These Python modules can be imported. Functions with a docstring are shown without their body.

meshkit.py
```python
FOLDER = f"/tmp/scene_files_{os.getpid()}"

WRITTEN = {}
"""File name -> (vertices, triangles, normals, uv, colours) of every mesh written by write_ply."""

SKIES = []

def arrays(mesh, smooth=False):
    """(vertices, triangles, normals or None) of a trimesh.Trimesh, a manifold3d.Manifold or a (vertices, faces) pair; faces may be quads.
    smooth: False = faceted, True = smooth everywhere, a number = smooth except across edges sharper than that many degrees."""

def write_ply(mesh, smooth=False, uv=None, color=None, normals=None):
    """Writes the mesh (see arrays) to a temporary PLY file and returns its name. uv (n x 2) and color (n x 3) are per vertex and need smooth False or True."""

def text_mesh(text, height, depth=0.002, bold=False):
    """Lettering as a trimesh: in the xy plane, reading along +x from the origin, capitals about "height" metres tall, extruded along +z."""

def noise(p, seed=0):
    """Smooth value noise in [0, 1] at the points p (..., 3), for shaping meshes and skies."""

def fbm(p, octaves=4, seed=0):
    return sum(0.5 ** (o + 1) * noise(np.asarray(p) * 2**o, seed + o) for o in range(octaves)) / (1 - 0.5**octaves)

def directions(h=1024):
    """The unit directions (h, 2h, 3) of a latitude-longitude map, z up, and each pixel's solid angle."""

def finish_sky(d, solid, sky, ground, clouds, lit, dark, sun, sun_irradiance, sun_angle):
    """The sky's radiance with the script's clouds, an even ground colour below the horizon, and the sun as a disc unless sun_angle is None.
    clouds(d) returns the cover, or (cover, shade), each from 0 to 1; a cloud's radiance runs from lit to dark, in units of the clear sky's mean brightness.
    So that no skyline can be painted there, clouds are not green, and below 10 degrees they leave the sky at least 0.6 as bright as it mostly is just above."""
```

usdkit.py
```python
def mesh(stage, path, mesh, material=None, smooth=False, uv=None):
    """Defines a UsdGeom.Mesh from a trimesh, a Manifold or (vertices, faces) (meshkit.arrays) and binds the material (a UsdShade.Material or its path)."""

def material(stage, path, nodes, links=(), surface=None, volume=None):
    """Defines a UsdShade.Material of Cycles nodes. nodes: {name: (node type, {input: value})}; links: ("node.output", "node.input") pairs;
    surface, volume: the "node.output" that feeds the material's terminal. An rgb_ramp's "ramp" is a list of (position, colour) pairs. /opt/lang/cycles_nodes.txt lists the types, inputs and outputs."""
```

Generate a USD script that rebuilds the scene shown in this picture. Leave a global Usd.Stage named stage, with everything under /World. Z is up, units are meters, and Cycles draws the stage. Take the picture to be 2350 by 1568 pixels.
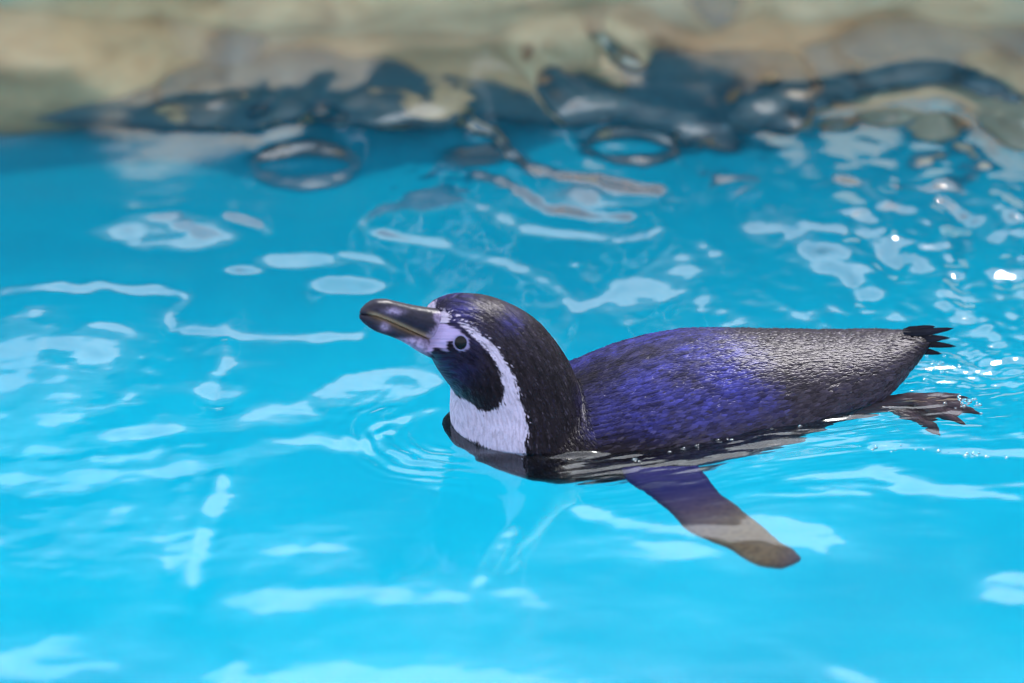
import math
import numpy as np
import trimesh
import manifold3d as m3
import usdkit
import meshkit
from scipy.interpolate import CubicSpline, PchipInterpolator, RegularGridInterpolator, make_interp_spline
from scipy.ndimage import gaussian_filter
from scipy.spatial import cKDTree
from pxr import Usd, UsdGeom, UsdLux, UsdShade, Sdf, Gf, Vt

stage = Usd.Stage.CreateInMemory()
world = UsdGeom.Xform.Define(stage, '/World')
stage.SetDefaultPrim(world.GetPrim())
rng = np.random.default_rng(7)

# ------------------------------------------------------------------ camera, sky, sun, exposure
TH = math.radians(20.0)                 # how far the camera looks down
CAM = np.array([0.0, 0.0, 1.368])
FOCAL, APER = 160.0, 36.0
cam = UsdGeom.Camera.Define(stage, '/World/camera')
cam.AddTranslateOp().Set(Gf.Vec3d(*CAM))
cam.AddRotateXOp().Set(70.0)
cam.CreateHorizontalApertureAttr(APER)
cam.CreateVerticalApertureAttr(APER * 683 / 1024)
cam.CreateFocalLengthAttr(FOCAL)
cam.CreateFStopAttr(3.4)
cam.CreateFocusDistanceAttr(3.87)
cam.CreateClippingRangeAttr(Gf.Vec2f(0.05, 2000))
cam.CreateExposureAttr(1.8)

SUN_EL, SUN_AZ = math.radians(46), math.radians(24)       # azimuth = atan2(x, y) of the direction towards the sun
SKY_STRENGTH, SUN_INT, SUN_ANGLE = 0.11, 0.4, 14.0

dome = UsdLux.DomeLight.Define(stage, '/World/sky')
dome.GetPrim().SetCustomDataByKey('kind', 'structure')
sky_mat = usdkit.material(stage, '/World/Looks/sky', {
    'sky': ('sky_texture', {'sky_type': 'single_scattering', 'sun_disc': False, 'sun_elevation': SUN_EL, 'sun_rotation': SUN_AZ}),
    'co': ('texture_coordinate', {}),
    'n': ('noise_texture', {'scale': 5.5, 'detail': 6.0, 'roughness': 0.6}),
    'r': ('rgb_ramp', {'ramp': [(0.0, (0.15, 0.15, 0.15)), (0.40, (0.25, 0.25, 0.25)), (0.62, (1, 1, 1)), (1, (1, 1, 1))]}),
    'mx': ('mix_color', {'b': (9.0, 9.2, 9.6), 'use_clamp': False, 'use_clamp_result': False}),
    'bg': ('background_shader', {'strength': SKY_STRENGTH}),
}, [('co.generated', 'n.vector'), ('n.fac', 'r.fac'), ('r.color', 'mx.fac'), ('sky.color', 'mx.a'), ('mx.result', 'bg.color')], surface='bg.background')
UsdShade.MaterialBindingAPI.Apply(dome.GetPrim()).Bind(sky_mat)

sun = UsdLux.DistantLight.Define(stage, '/World/sun')
sun.CreateNormalizeAttr(True)
sun.CreateIntensityAttr(SUN_INT)
sun.CreateAngleAttr(SUN_ANGLE)
sun.CreateColorAttr(Gf.Vec3f(1.0, 0.97, 0.93))
sun.AddRotateZOp().Set(-math.degrees(SUN_AZ) + 180.0)
sun.AddRotateXOp().Set(90.0 - math.degrees(SUN_EL))

# ------------------------------------------------------------------ measuring: photograph points (2350 x 1568) to places in the world
FWD = np.array([0, math.cos(TH), -math.sin(TH)])
UP = np.array([0, math.sin(TH), math.cos(TH)])
RIGHT = np.array([1.0, 0, 0])
TX = APER / (2 * FOCAL)


def ray(vx, vy):
    x = (np.asarray(vx, float) - 1175) / 1175 * TX
    y = (784 - np.asarray(vy, float)) / 1175 * TX
    d = x[..., None] * RIGHT + y[..., None] * UP + FWD
    return d / np.linalg.norm(d, axis=-1, keepdims=True)


def on_water(vx, vy, z=0.0):
    d = ray(vx, vy)
    return CAM + d * ((z - CAM[2]) / d[..., 2])[..., None]


def project(p):
    q = np.asarray(p, float) - CAM
    f = q @ FWD
    return np.stack([1175 + (q @ RIGHT) / f / TX * 1175, 784 - (q @ UP) / f / TX * 1175], -1)


def under_water(vx, vy, depth):
    """The place at this depth that still water shows at the point (vx, vy)."""
    d = ray(np.asarray(vx, float), np.asarray(vy, float))
    p = CAM + d * (-CAM[2] / d[..., 2])[..., None]
    h = d[..., :2] / 1.33
    t = np.concatenate([h, -np.sqrt(1 - (h ** 2).sum(-1))[..., None]], -1)
    return p + t * (np.asarray(depth, float) / -t[..., 2])[..., None]


P1 = on_water(np.array(1029.0), np.array(967.0))
P2 = on_water(np.array(2129.0), np.array(804.0))
AX = (P2 - P1) / np.linalg.norm(P2 - P1)            # the penguin's length, towards the tail
SIDE = np.array([AX[1], -AX[0], 0.0])               # its left side, towards the camera
ZUP = np.array([0, 0, 1.0])


def sag(vx, vy):
    """The place in the penguin's middle plane seen at (vx, vy)."""
    d = ray(np.asarray(vx, float), np.asarray(vy, float))
    return CAM + d * (((P1 - CAM) @ SIDE) / (d @ SIDE))[..., None]


def z1(pts):
    p = np.asarray(pts, float)
    return np.stack([789.6 + p[:, 0] * .29974, 639.2 + p[:, 1] * .29974], -1)


def z2(pts):
    p = np.asarray(pts, float)
    return np.stack([1297.2 + p[:, 0] * .416, 714.4 + p[:, 1] * .416], -1)


def z3(pts):
    p = np.asarray(pts, float)
    return np.stack([1269 + p[:, 0] * .28, 987 + p[:, 1] * .28], -1)


def z7(pts):
    p = np.asarray(pts, float)
    return np.stack([1880 + p[:, 0] * .2038, 733.2 + p[:, 1] * .2038], -1)


def z9(pts):
    p = np.asarray(pts, float)
    return np.stack([808.4 + p[:, 0] * .13187, 658 + p[:, 1] * .13187], -1)


def poly_sdf(p, poly):
    """Signed distance of the points p (n, 2) to a polygon, positive inside."""
    poly = np.asarray(poly, float)
    a, b = poly, np.roll(poly, -1, 0)
    best = np.full(len(p), 1e9)
    inside = np.zeros(len(p), bool)
    for (ax, ay), (bx, by) in zip(a, b):
        ex, ey = bx - ax, by - ay
        t = np.clip(((p[:, 0] - ax) * ex + (p[:, 1] - ay) * ey) / (ex * ex + ey * ey + 1e-9), 0, 1)
        best = np.minimum(best, (p[:, 0] - ax - t * ex) ** 2 + (p[:, 1] - ay - t * ey) ** 2)
        cross = (ay > p[:, 1]) != (by > p[:, 1])
        inside ^= cross & (p[:, 0] < ex * (p[:, 1] - ay) / (ey if abs(ey) > 1e-9 else 1e-9) + ax)
    return np.sqrt(best) * np.where(inside, 1, -1)


def line_dist(p, line, width):
    """min over the polyline of distance - width (width per point)."""
    line, width = np.asarray(line, float), np.broadcast_to(np.asarray(width, float), (len(line),))
    best = np.full(len(p), 1e9)
    for i in range(len(line) - 1):
        a, e = line[i], line[i + 1] - line[i]
        t = np.clip(((p - a) @ e) / (e @ e + 1e-9), 0, 1)
        best = np.minimum(best, np.linalg.norm(p - a - t[:, None] * e, axis=1) - (width[i] + t * (width[i + 1] - width[i])))
    return best


# ------------------------------------------------------------------ stage helpers
used = {}


def numbered(path):
    n = used.get(path, 0)
    used[path] = n + 1
    return path if n == 0 else f'{path}_{n:03d}'


def tag(prim, label=None, category=None, group=None, kind=None):
    for k, v in (('label', label), ('category', category), ('group', group), ('kind', kind)):
        if v:
            prim.SetCustomDataByKey(k, v)
    return prim


def thing(name, label=None, category=None, group=None, kind=None, loc=(0, 0, 0)):
    x = UsdGeom.Xform.Define(stage, numbered('/World/' + name))
    if any(loc):
        x.AddTranslateOp().Set(Gf.Vec3d(*map(float, loc)))
    return tag(x.GetPrim(), label, category, group, kind)


def obj(name, mesh, mat, parent=None, smooth=35, fields=None, normals=None):
    path = numbered((str(parent.GetPath()) if parent else '/World') + '/' + name)
    m = usdkit.mesh(stage, path, mesh, MAT[mat], smooth=smooth)
    if normals is not None:
        m.CreateNormalsAttr(Vt.Vec3fArray.FromNumpy(np.asarray(normals, np.float32)))
        m.SetNormalsInterpolation('vertex')
    for k, v in (fields or {}).items():
        UsdGeom.PrimvarsAPI(m).CreatePrimvar(k, Sdf.ValueTypeNames.FloatArray, 'vertex').Set(Vt.FloatArray.FromNumpy(np.asarray(v, np.float32)))
    return m.GetPrim()


MAT = {}


def mat(name, nodes, links, surface):
    MAT[name] = usdkit.material(stage, '/World/Looks/' + name, nodes, links, surface=surface)


# ------------------------------------------------------------------ materials
mat('water', {
    'g': ('geometry', {}),
    'mp': ('mapping', {'scale': (1.0, 1.6, 1.0)}),
    'n': ('noise_texture', {'scale': 55.0, 'detail': 3.0, 'roughness': 0.55, 'distortion': 0.4}),
    'b': ('bump', {'strength': 0.03, 'distance': 0.002}),
    's': ('glass_bsdf', {'color': (0.97, 0.995, 1.0), 'roughness': 0.085, 'IOR': 1.36}),
}, [('g.position', 'mp.vector'), ('mp.vector', 'n.vector'), ('n.fac', 'b.height'), ('b.normal', 's.normal')], 's.BSDF')

mat('blue_paint', {
    'g': ('geometry', {}),
    'n': ('noise_texture', {'scale': 2.6, 'detail': 4.0, 'roughness': 0.5}),
    'r': ('rgb_ramp', {'ramp': [(0.25, (0.001, 0.255, 0.40)), (0.55, (0.001, 0.31, 0.46)), (0.8, (0.003, 0.35, 0.50))]}),
    'p': ('principled_bsdf', {'roughness': 0.6, 'specular_ior_level': 0.02}),
}, [('g.position', 'n.vector'), ('n.fac', 'r.fac'), ('r.color', 'p.base_color')], 'p.BSDF')

mat('dark_wall', {
    'g': ('geometry', {}),
    'n': ('noise_texture', {'scale': 1.2, 'detail': 5.0}),
    'r': ('rgb_ramp', {'ramp': [(0.3, (0.003, 0.010, 0.016)), (0.7, (0.007, 0.022, 0.032))]}),
    'p': ('principled_bsdf', {'roughness': 0.8, 'specular_ior_level': 0.1}),
}, [('g.position', 'n.vector'), ('n.fac', 'r.fac'), ('r.color', 'p.base_color')], 'p.BSDF')

mat('concrete', {
    'g': ('geometry', {}),
    'n': ('noise_texture', {'scale': 3.0, 'detail': 6.0}),
    'r': ('rgb_ramp', {'ramp': [(0.3, (0.20, 0.19, 0.17)), (0.7, (0.32, 0.30, 0.27))]}),
    'p': ('principled_bsdf', {'roughness': 0.9}),
}, [('g.position', 'n.vector'), ('n.fac', 'r.fac'), ('r.color', 'p.base_color')], 'p.BSDF')


for nm_, c_ in (('band_a', 0.025), ('band_b', 0.07), ('band_c', 0.16), ('band_d', 0.30)):  # graded tones that soften the added wall's top in the reflections
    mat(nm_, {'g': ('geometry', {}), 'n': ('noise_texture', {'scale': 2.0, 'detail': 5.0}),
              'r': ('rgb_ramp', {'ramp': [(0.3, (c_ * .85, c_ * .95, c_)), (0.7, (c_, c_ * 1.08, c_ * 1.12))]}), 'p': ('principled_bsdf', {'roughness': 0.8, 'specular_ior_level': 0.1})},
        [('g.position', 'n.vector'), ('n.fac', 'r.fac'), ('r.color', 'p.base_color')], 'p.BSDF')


def rock_mat(name, a, b, c):
    mat(name, {
        'g': ('geometry', {}),
        'n': ('noise_texture', {'scale': 5.0, 'detail': 6.0, 'roughness': 0.6, 'distortion': 1.2}),
        'r': ('rgb_ramp', {'ramp': [(0.28, a), (0.5, b), (0.72, c)]}),
        'n2': ('noise_texture', {'scale': 40.0, 'detail': 4.0}),
        'b': ('bump', {'strength': 0.6, 'distance': 0.02}),
        'p': ('principled_bsdf', {'roughness': 0.75, 'specular_ior_level': 0.1}),
    }, [('g.position', 'n.vector'), ('g.position', 'n2.vector'), ('n.fac', 'r.fac'), ('r.color', 'p.base_color'), ('n2.fac', 'b.height'), ('b.normal', 'p.normal')], 'p.BSDF')


rock_mat('rock_tan', (0.16, 0.105, 0.058), (0.50, 0.345, 0.195), (0.68, 0.50, 0.30))
rock_mat('rock_grey', (0.14, 0.10, 0.07), (0.42, 0.31, 0.205), (0.58, 0.45, 0.31))
rock_mat('rock_rust', (0.20, 0.12, 0.07), (0.50, 0.28, 0.16), (0.58, 0.38, 0.24))
rock_mat('rock_green', (0.07, 0.12, 0.11), (0.22, 0.28, 0.24), (0.38, 0.42, 0.35))
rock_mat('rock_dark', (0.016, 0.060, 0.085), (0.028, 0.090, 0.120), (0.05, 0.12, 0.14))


def plumage(name, spec, jit, relief):
    mat(name, {
        'g': ('geometry', {}),
        'aw': ('attribute', {'attribute': 'white'}), 'av': ('attribute', {'attribute': 'violet'}),
        'ag': ('attribute', {'attribute': 'grey'}), 'ak': ('attribute', {'attribute': 'skin'}),
        'au': ('attribute', {'attribute': 'run'}), 'ac': ('attribute', {'attribute': 'across'}),
        'uv': ('combine_xyz', {'z': 0.0}),
        'mj': ('mapping', {'scale': (95.0, 520.0, 60.0)}), 'mr': ('mapping', {'scale': (75.0, 285.0, 20.0)}),
        'nj': ('noise_texture', {'scale': 1.0, 'detail': 2.0}),
        'nr': ('noise_texture', {'scale': 1.0, 'detail': 3.0, 'roughness': 0.5, 'distortion': 0.25}),
        'nb': ('noise_texture', {'scale': 30.0, 'detail': 5.0, 'roughness': 0.65}),
        'j': ('math', {'math_type': 'multiply_add', 'value2': jit, 'value3': -jit / 2}),
        'w1': ('math', {'math_type': 'add'}), 'w2': ('map_range', {'from_min': -0.05, 'from_max': 0.05, 'clamp': True}),
        'k1': ('math', {'math_type': 'add'}), 'k2': ('map_range', {'from_min': -0.06, 'from_max': 0.08, 'clamp': True}),
        'dark': ('mix_color', {'a': (0.0055, 0.0042, 0.006), 'b': (0.020, 0.0165, 0.025)}),  # wet sheen of the back mixed into the base colour
        'tone': ('map_range', {'from_min': 0.36, 'from_max': 0.64, 'clamp': True, 'to_min': 0.35, 'to_max': 1.25}),
        'dt': ('vector_math', {'math_type': 'scale'}),
        'vn': ('map_range', {'from_min': 0.34, 'from_max': 0.64, 'clamp': True, 'to_min': 0.25, 'to_max': 1.0}),
        'vm': ('math', {'math_type': 'multiply', 'use_clamp': True}),
        'c1': ('mix_color', {'b': (0.029, 0.030, 0.165)}),  # violet lamp light painted into the feather colour
        'c2': ('mix_color', {'b': (0.20, 0.165, 0.31)}),
        'c3': ('mix_color', {}), 'wt': ('map_range', {'from_min': 0.3, 'from_max': 0.62, 'clamp': True, 'to_min': 0.72, 'to_max': 1.08}), 'wc': ('vector_math', {'math_type': 'scale', 'vector1': (0.265, 0.238, 0.33)}),
        'bm': ('bump', {'strength': relief, 'distance': 0.0035}),
        'p': ('principled_bsdf', {'roughness': 0.34}),
        'sl': ('math', {'math_type': 'multiply_add', 'value2': spec, 'value3': 0.05}),
        'st': ('mix_color', {'a': (0.9, 0.86, 1.0), 'b': (0.45, 0.45, 1.0)}),
    }, [('au.fac', 'uv.x'), ('ac.fac', 'uv.y'), ('uv.vector', 'mj.vector'), ('uv.vector', 'mr.vector'), ('mj.vector', 'nj.vector'), ('mr.vector', 'nr.vector'), ('g.position', 'nb.vector'),
        ('nj.fac', 'j.value1'),
        ('aw.fac', 'w1.value1'), ('j.value', 'w1.value2'), ('w1.value', 'w2.value'),
        ('ak.fac', 'k1.value1'), ('j.value', 'k1.value2'), ('k1.value', 'k2.value'),
        ('ag.fac', 'dark.fac'), ('nb.fac', 'vn.value'), ('av.fac', 'vm.value1'), ('vn.result', 'vm.value2'),
        ('dark.result', 'c1.a'), ('vm.value', 'c1.fac'), ('nr.fac', 'tone.value'), ('c1.result', 'dt.vector1'), ('tone.result', 'dt.scale'), ('dt.vector', 'c2.a'), ('k2.result', 'c2.fac'),
        ('c2.result', 'c3.a'), ('nj.fac', 'wt.value'), ('wt.result', 'wc.scale'), ('wc.vector', 'c3.b'), ('w2.result', 'c3.fac'), ('c3.result', 'p.base_color'),
        ('ag.fac', 'sl.value1'), ('sl.value', 'p.specular_ior_level'), ('nr.fac', 'bm.height'), ('bm.normal', 'p.normal'), ('vm.value', 'st.fac'), ('st.result', 'p.specular_tint')], 'p.BSDF')


plumage('plumage', 0.04, 0.55, 0.9)
plumage('feather', 0.04, 0.12, 0.8)


def plain(name, color, rough, spec=0.5, coat=0.0, bump=None):
    nodes = {'g': ('geometry', {}), 'n': ('noise_texture', {'scale': bump[0] if bump else 60.0, 'detail': 4.0}),
             'r': ('rgb_ramp', {'ramp': [(0.3, tuple(0.65 * c for c in color)), (0.7, tuple(min(1, 1.25 * c) for c in color))]}),
             'b': ('bump', {'strength': bump[1] if bump else 0.1, 'distance': bump[2] if bump else 0.001}),
             'p': ('principled_bsdf', {'roughness': rough, 'specular_ior_level': spec, 'coat_weight': coat, 'coat_roughness': 0.08})}
    mat(name, nodes, [('g.position', 'n.vector'), ('n.fac', 'r.fac'), ('r.color', 'p.base_color'), ('n.fac', 'b.height'), ('b.normal', 'p.normal')], 'p.BSDF')


mat('bill', {
    'at': ('attribute', {'attribute': 'tan'}), 'ap': ('attribute', {'attribute': 'pale'}), 'pm': ('map_range', {'from_min': 0.35, 'from_max': 0.6, 'clamp': True, 'to_min': 0.4, 'to_max': 1.0}), 'pp': ('math', {'math_type': 'multiply'}),
    'g': ('geometry', {}), 'n': ('noise_texture', {'scale': 260.0, 'detail': 4.0}),
    'd': ('rgb_ramp', {'ramp': [(0.3, (0.004, 0.004, 0.009)), (0.7, (0.010, 0.009, 0.020))]}),
    'c1': ('mix_color', {'b': (0.26, 0.19, 0.13)}), 'c2': ('mix_color', {'b': (0.22, 0.18, 0.32)}),
    'b': ('bump', {'strength': 0.35, 'distance': 0.0012}),
    'p': ('principled_bsdf', {'roughness': 0.36, 'specular_ior_level': 0.14}),
}, [('g.position', 'n.vector'), ('n.fac', 'd.fac'), ('d.color', 'c1.a'), ('at.fac', 'c1.fac'), ('c1.result', 'c2.a'), ('n.fac', 'pm.value'), ('ap.fac', 'pp.value1'), ('pm.result', 'pp.value2'), ('pp.value', 'c2.fac'),
    ('c2.result', 'p.base_color'), ('n.fac', 'b.height'), ('b.normal', 'p.normal')], 'p.BSDF')
plain('eye_black', (0.002, 0.002, 0.003), 0.06, 0.12)
plain('eye_rim', (0.12, 0.11, 0.22), 0.5, .2)
mat('flipper_skin', {
    'g': ('geometry', {}), 'a': ('attribute', {'attribute': 'root'}), 'mp': ('mapping', {'scale': (60.0, 60.0, 160.0)}), 'n': ('noise_texture', {'scale': 3.0, 'detail': 5.0}),
    'r': ('rgb_ramp', {'ramp': [(0.3, (0.050, 0.032, 0.018)), (0.7, (0.11, 0.070, 0.038))]}),
    'c': ('mix_color', {'b': (0.018, 0.016, 0.085)}), 'p': ('principled_bsdf', {'roughness': 0.5, 'specular_ior_level': 0.04}),
}, [('g.position', 'mp.vector'), ('mp.vector', 'n.vector'), ('n.fac', 'r.fac'), ('r.color', 'c.a'), ('a.fac', 'c.fac'), ('c.result', 'p.base_color')], 'p.BSDF')
plain('foot_skin', (0.055, 0.036, 0.045), 0.5, 0.05, 0.0, (120.0, 0.6, 0.002))
plain('tail_quill', (0.003, 0.004, 0.009), 0.5, 0.05)
mat('bubble', {'s': ('glass_bsdf', {'color': (1, 1, 1), 'roughness': 0.0, 'IOR': 1.33})}, [], 's.BSDF')

# ------------------------------------------------------------------ the pool: ground, basin, rocks, added wall behind
PX0, PX1, PY0, PY1, DEPTH = -2.4, 2.4, 1.5, 5.42, 0.9


def box(x0, x1, y0, y1, za, zb):
    b = trimesh.creation.box([x1 - x0, y1 - y0, zb - za])
    b.apply_translation([(x0 + x1) / 2, (y0 + y1) / 2, (za + zb) / 2])
    return b


def sheet(x0, x1, y0, y1, z):
    return (np.array([[x0, y0, z], [x1, y0, z], [x1, y1, z], [x0, y1, z]], float), np.array([[0, 1, 2], [0, 2, 3]]))


G = 400.0
GZ = 0.12
parts = [sheet(-G, G, -G, PY0 - .25, GZ), sheet(-G, G, PY1 + .25, G, GZ), sheet(-G, PX0 - .25, PY0 - .25, PY1 + .25, GZ), sheet(PX1 + .25, G, PY0 - .25, PY1 + .25, GZ)]
gv = np.vstack([p[0] for p in parts])
gf = np.vstack([p[1] + 4 * i for i, p in enumerate(parts)])
tag(obj('ground', (gv, gf), 'concrete', smooth=False), kind='structure')
tag(obj('pool_floor', box(PX0 - .25, PX1 + .25, PY0 - .25, PY1 + .25, -DEPTH - .1, -DEPTH), 'blue_paint', smooth=False), kind='structure')
for nm, b in (('pool_wall', (PX0 - .25, PX1 + .25, PY0 - .25, PY0)), ('pool_wall', (PX0 - .25, PX0, PY0, PY1)), ('pool_wall', (PX1, PX1 + .25, PY0, PY1)), ('pool_wall', (PX0 - .25, PX1 + .25, PY1, PY1 + .25))):
    tag(obj(nm, box(*b, -DEPTH, GZ + .004), 'blue_paint' if b[3] < PY1 + .1 else 'rock_green', smooth=False), kind='structure')

mat('shade_band_paint', {
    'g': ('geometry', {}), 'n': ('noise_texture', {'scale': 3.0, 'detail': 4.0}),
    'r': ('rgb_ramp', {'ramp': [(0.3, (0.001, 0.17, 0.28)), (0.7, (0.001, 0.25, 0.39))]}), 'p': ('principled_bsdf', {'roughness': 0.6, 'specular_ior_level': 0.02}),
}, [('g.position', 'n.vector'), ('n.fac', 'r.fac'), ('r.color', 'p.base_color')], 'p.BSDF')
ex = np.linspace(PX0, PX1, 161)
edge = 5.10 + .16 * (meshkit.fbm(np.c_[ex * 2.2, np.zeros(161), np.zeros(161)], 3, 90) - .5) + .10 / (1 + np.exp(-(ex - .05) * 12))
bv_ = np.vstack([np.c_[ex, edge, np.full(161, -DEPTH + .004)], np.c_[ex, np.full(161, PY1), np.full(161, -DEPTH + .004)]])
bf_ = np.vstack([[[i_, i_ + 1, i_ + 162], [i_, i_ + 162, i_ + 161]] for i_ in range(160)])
tag(obj('floor_shade_band', (bv_, bf_), 'shade_band_paint', smooth=False), kind='structure')  # shade under the far bank, painted as a darker floor strip

rocks = thing('rock_wall', 'blurred tan and grey rocky bank along the far edge of the blue pool', 'rock wall')
base = trimesh.creation.icosphere(3)
k = 0
for row, (zc, hgt) in enumerate(((-0.78, .36), (-0.50, .26), (-0.28, .25), (-0.06, .24), (0.15, .22))):
    x = -1.55 + 0.1 * row
    while x < 1.6:
        wdt = rng.uniform(.18, .58)
        v = base.vertices.copy()
        v *= np.array([wdt * .60, rng.uniform(.10, .17), hgt * rng.uniform(.52, .95)])
        n = meshkit.fbm(base.vertices * 1.7 + 10 * k, 4, seed=k)
        v *= (0.72 + 0.56 * n)[:, None]
        v += np.array([x + wdt / 2, PY1 - .02 + rng.uniform(-.03, .05) + (.05 * max(0, row - 2)), zc + rng.uniform(-.04, .04)])
        kind = rng.choice(['rock_tan', 'rock_grey', 'rock_rust', 'rock_green', 'rock_dark'], p=[.50, .27, .12, .08, .03])
        obj('rock', (v, base.faces), str(kind), rocks, smooth=True)
        x += wdt * .86
        k += 1



def bank_hit(vx, vy):
    d = ray(np.array(float(vx)), np.array(float(vy)))
    p = CAM + d * (-CAM[2] / d[2])
    h = d[:2] / 1.36
    t = np.r_[h, -np.sqrt(1 - (h ** 2).sum())]
    return p + t * ((PY1 - .13 - p[1]) / t[1])


for vx, vy, rx, ry in ((1560, 200, 240, 52), (1895, 160, 110, 36), (2060, 118, 130, 22), (2260, 110, 130, 30), (1620, 30, 80, 16), (330, 230, 260, 40), (760, 190, 300, 34), (1120, 215, 150, 30), (590, 110, 70, 26)):
    c = bank_hit(vx, vy)
    rz = abs(bank_hit(vx, vy - ry)[2] - bank_hit(vx, vy + ry)[2]) / 2
    v = base.vertices * np.array([rx / 2350 * 1.22, .10, rz])
    v = v * (0.75 + 0.5 * meshkit.fbm(base.vertices * 1.5 + 7 * k, 3, seed=k))[:, None] + c
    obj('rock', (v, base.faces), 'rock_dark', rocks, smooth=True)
    k += 1

bw = thing('added_wall', 'unseen tall dark wall with paler top bands added to shape the water reflections', 'wall')  # out of view, added so the water mirrors dark below the sky
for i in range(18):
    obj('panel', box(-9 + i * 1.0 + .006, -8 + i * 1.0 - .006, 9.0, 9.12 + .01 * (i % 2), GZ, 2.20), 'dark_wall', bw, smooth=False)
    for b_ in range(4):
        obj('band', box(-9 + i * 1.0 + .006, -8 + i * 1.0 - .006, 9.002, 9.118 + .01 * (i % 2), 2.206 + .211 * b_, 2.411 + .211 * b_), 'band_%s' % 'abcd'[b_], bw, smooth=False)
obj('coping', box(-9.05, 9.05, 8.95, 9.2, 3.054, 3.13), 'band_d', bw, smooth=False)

# ------------------------------------------------------------------ the water: a height field whose slopes make the ripples
VS = 4.0
VX0, VX1, VY0, VY1 = -240, 2600, -200, 1800
gx, gy = np.meshgrid(np.arange(VX0, VX1, VS), np.arange(VY0, VY1, VS))
gp = np.stack([gx.ravel(), gy.ravel()], -1)
S = np.zeros(len(gp))
warp = np.stack([meshkit.fbm(np.c_[gp / 60.0, np.zeros(len(gp))], 3, 11) - .5, meshkit.fbm(np.c_[gp / 60.0, np.ones(len(gp))], 3, 12) - .5], -1)


def stroke(pts, hw, amp, soft=1.0, wob=16):
    global S
    d = line_dist(gp + warp * wob, pts, np.zeros(len(pts)))
    hw_ = hw
    S = np.maximum(S, amp * np.exp(-np.clip(d / hw_, 0, None) ** 2 * 0.9)) if amp > 0 else S + amp * np.exp(-(d / hw_) ** 2)


def blob(cx, cy, rx, ry, amp, edge=3.0, wob=30, rot=0.0):
    global S
    q = gp + warp * wob - np.array([cx, cy])
    c, s = math.cos(rot), math.sin(rot)
    q = np.stack([(q[:, 0] * c + q[:, 1] * s) / rx, (-q[:, 0] * s + q[:, 1] * c) / ry], -1)
    r = np.linalg.norm(q, axis=1)
    f = 1 / (1 + np.exp(np.clip((r - 1) * edge * 2, -40, 40)))
    S = np.maximum(S, amp * f) if amp > 0 else S + amp * f


def ring(cx, cy, rx, ry, hw, amp):
    a = np.linspace(0, 2 * np.pi, 30)
    stroke(np.stack([cx + rx * np.cos(a), cy + ry * np.sin(a)], -1), hw, amp, wob=8)


stroke([(1080, 325), (1130, 345), (1175, 385), (1220, 415), (1290, 435), (1400, 447), (1520, 452)], 9, 1.7)
stroke([(1090, 415), (1150, 430), (1200, 465), (1260, 487), (1360, 495), (1450, 497)], 8, 1.6)
blob(1370, 466, 135, 20, .9, wob=6)
stroke([(1480, 540), (1200, 525), (1120, 490), (1060, 470), (960, 475), (880, 492), (830, 515), (835, 530), (900, 545), (1000, 555), (1100, 580), (1200, 605), (1270, 640), (1310, 680), (1290, 720), (1260, 750)], 10, 1.0)
blob(985, 475, 65, 26, .9)
stroke([(1320, 685), (1400, 660), (1480, 610), (1550, 570)], 8, 1.0)
blob(385, 543, 168, 34, 1.0, wob=14)
stroke([(520, 511), (590, 518), (615, 538)], 8, 1.7, wob=5)
blob(800, 645, 78, 13, 1.6, wob=14)
blob(560, 618, 42, 6, 1.5, wob=8)
blob(690, 600, 115, 15, .9, wob=14)
stroke([(780, 585), (860, 595), (905, 615)], 7, 1.1)
ring(700, 395, 115, 32, 16, .86)
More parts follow.
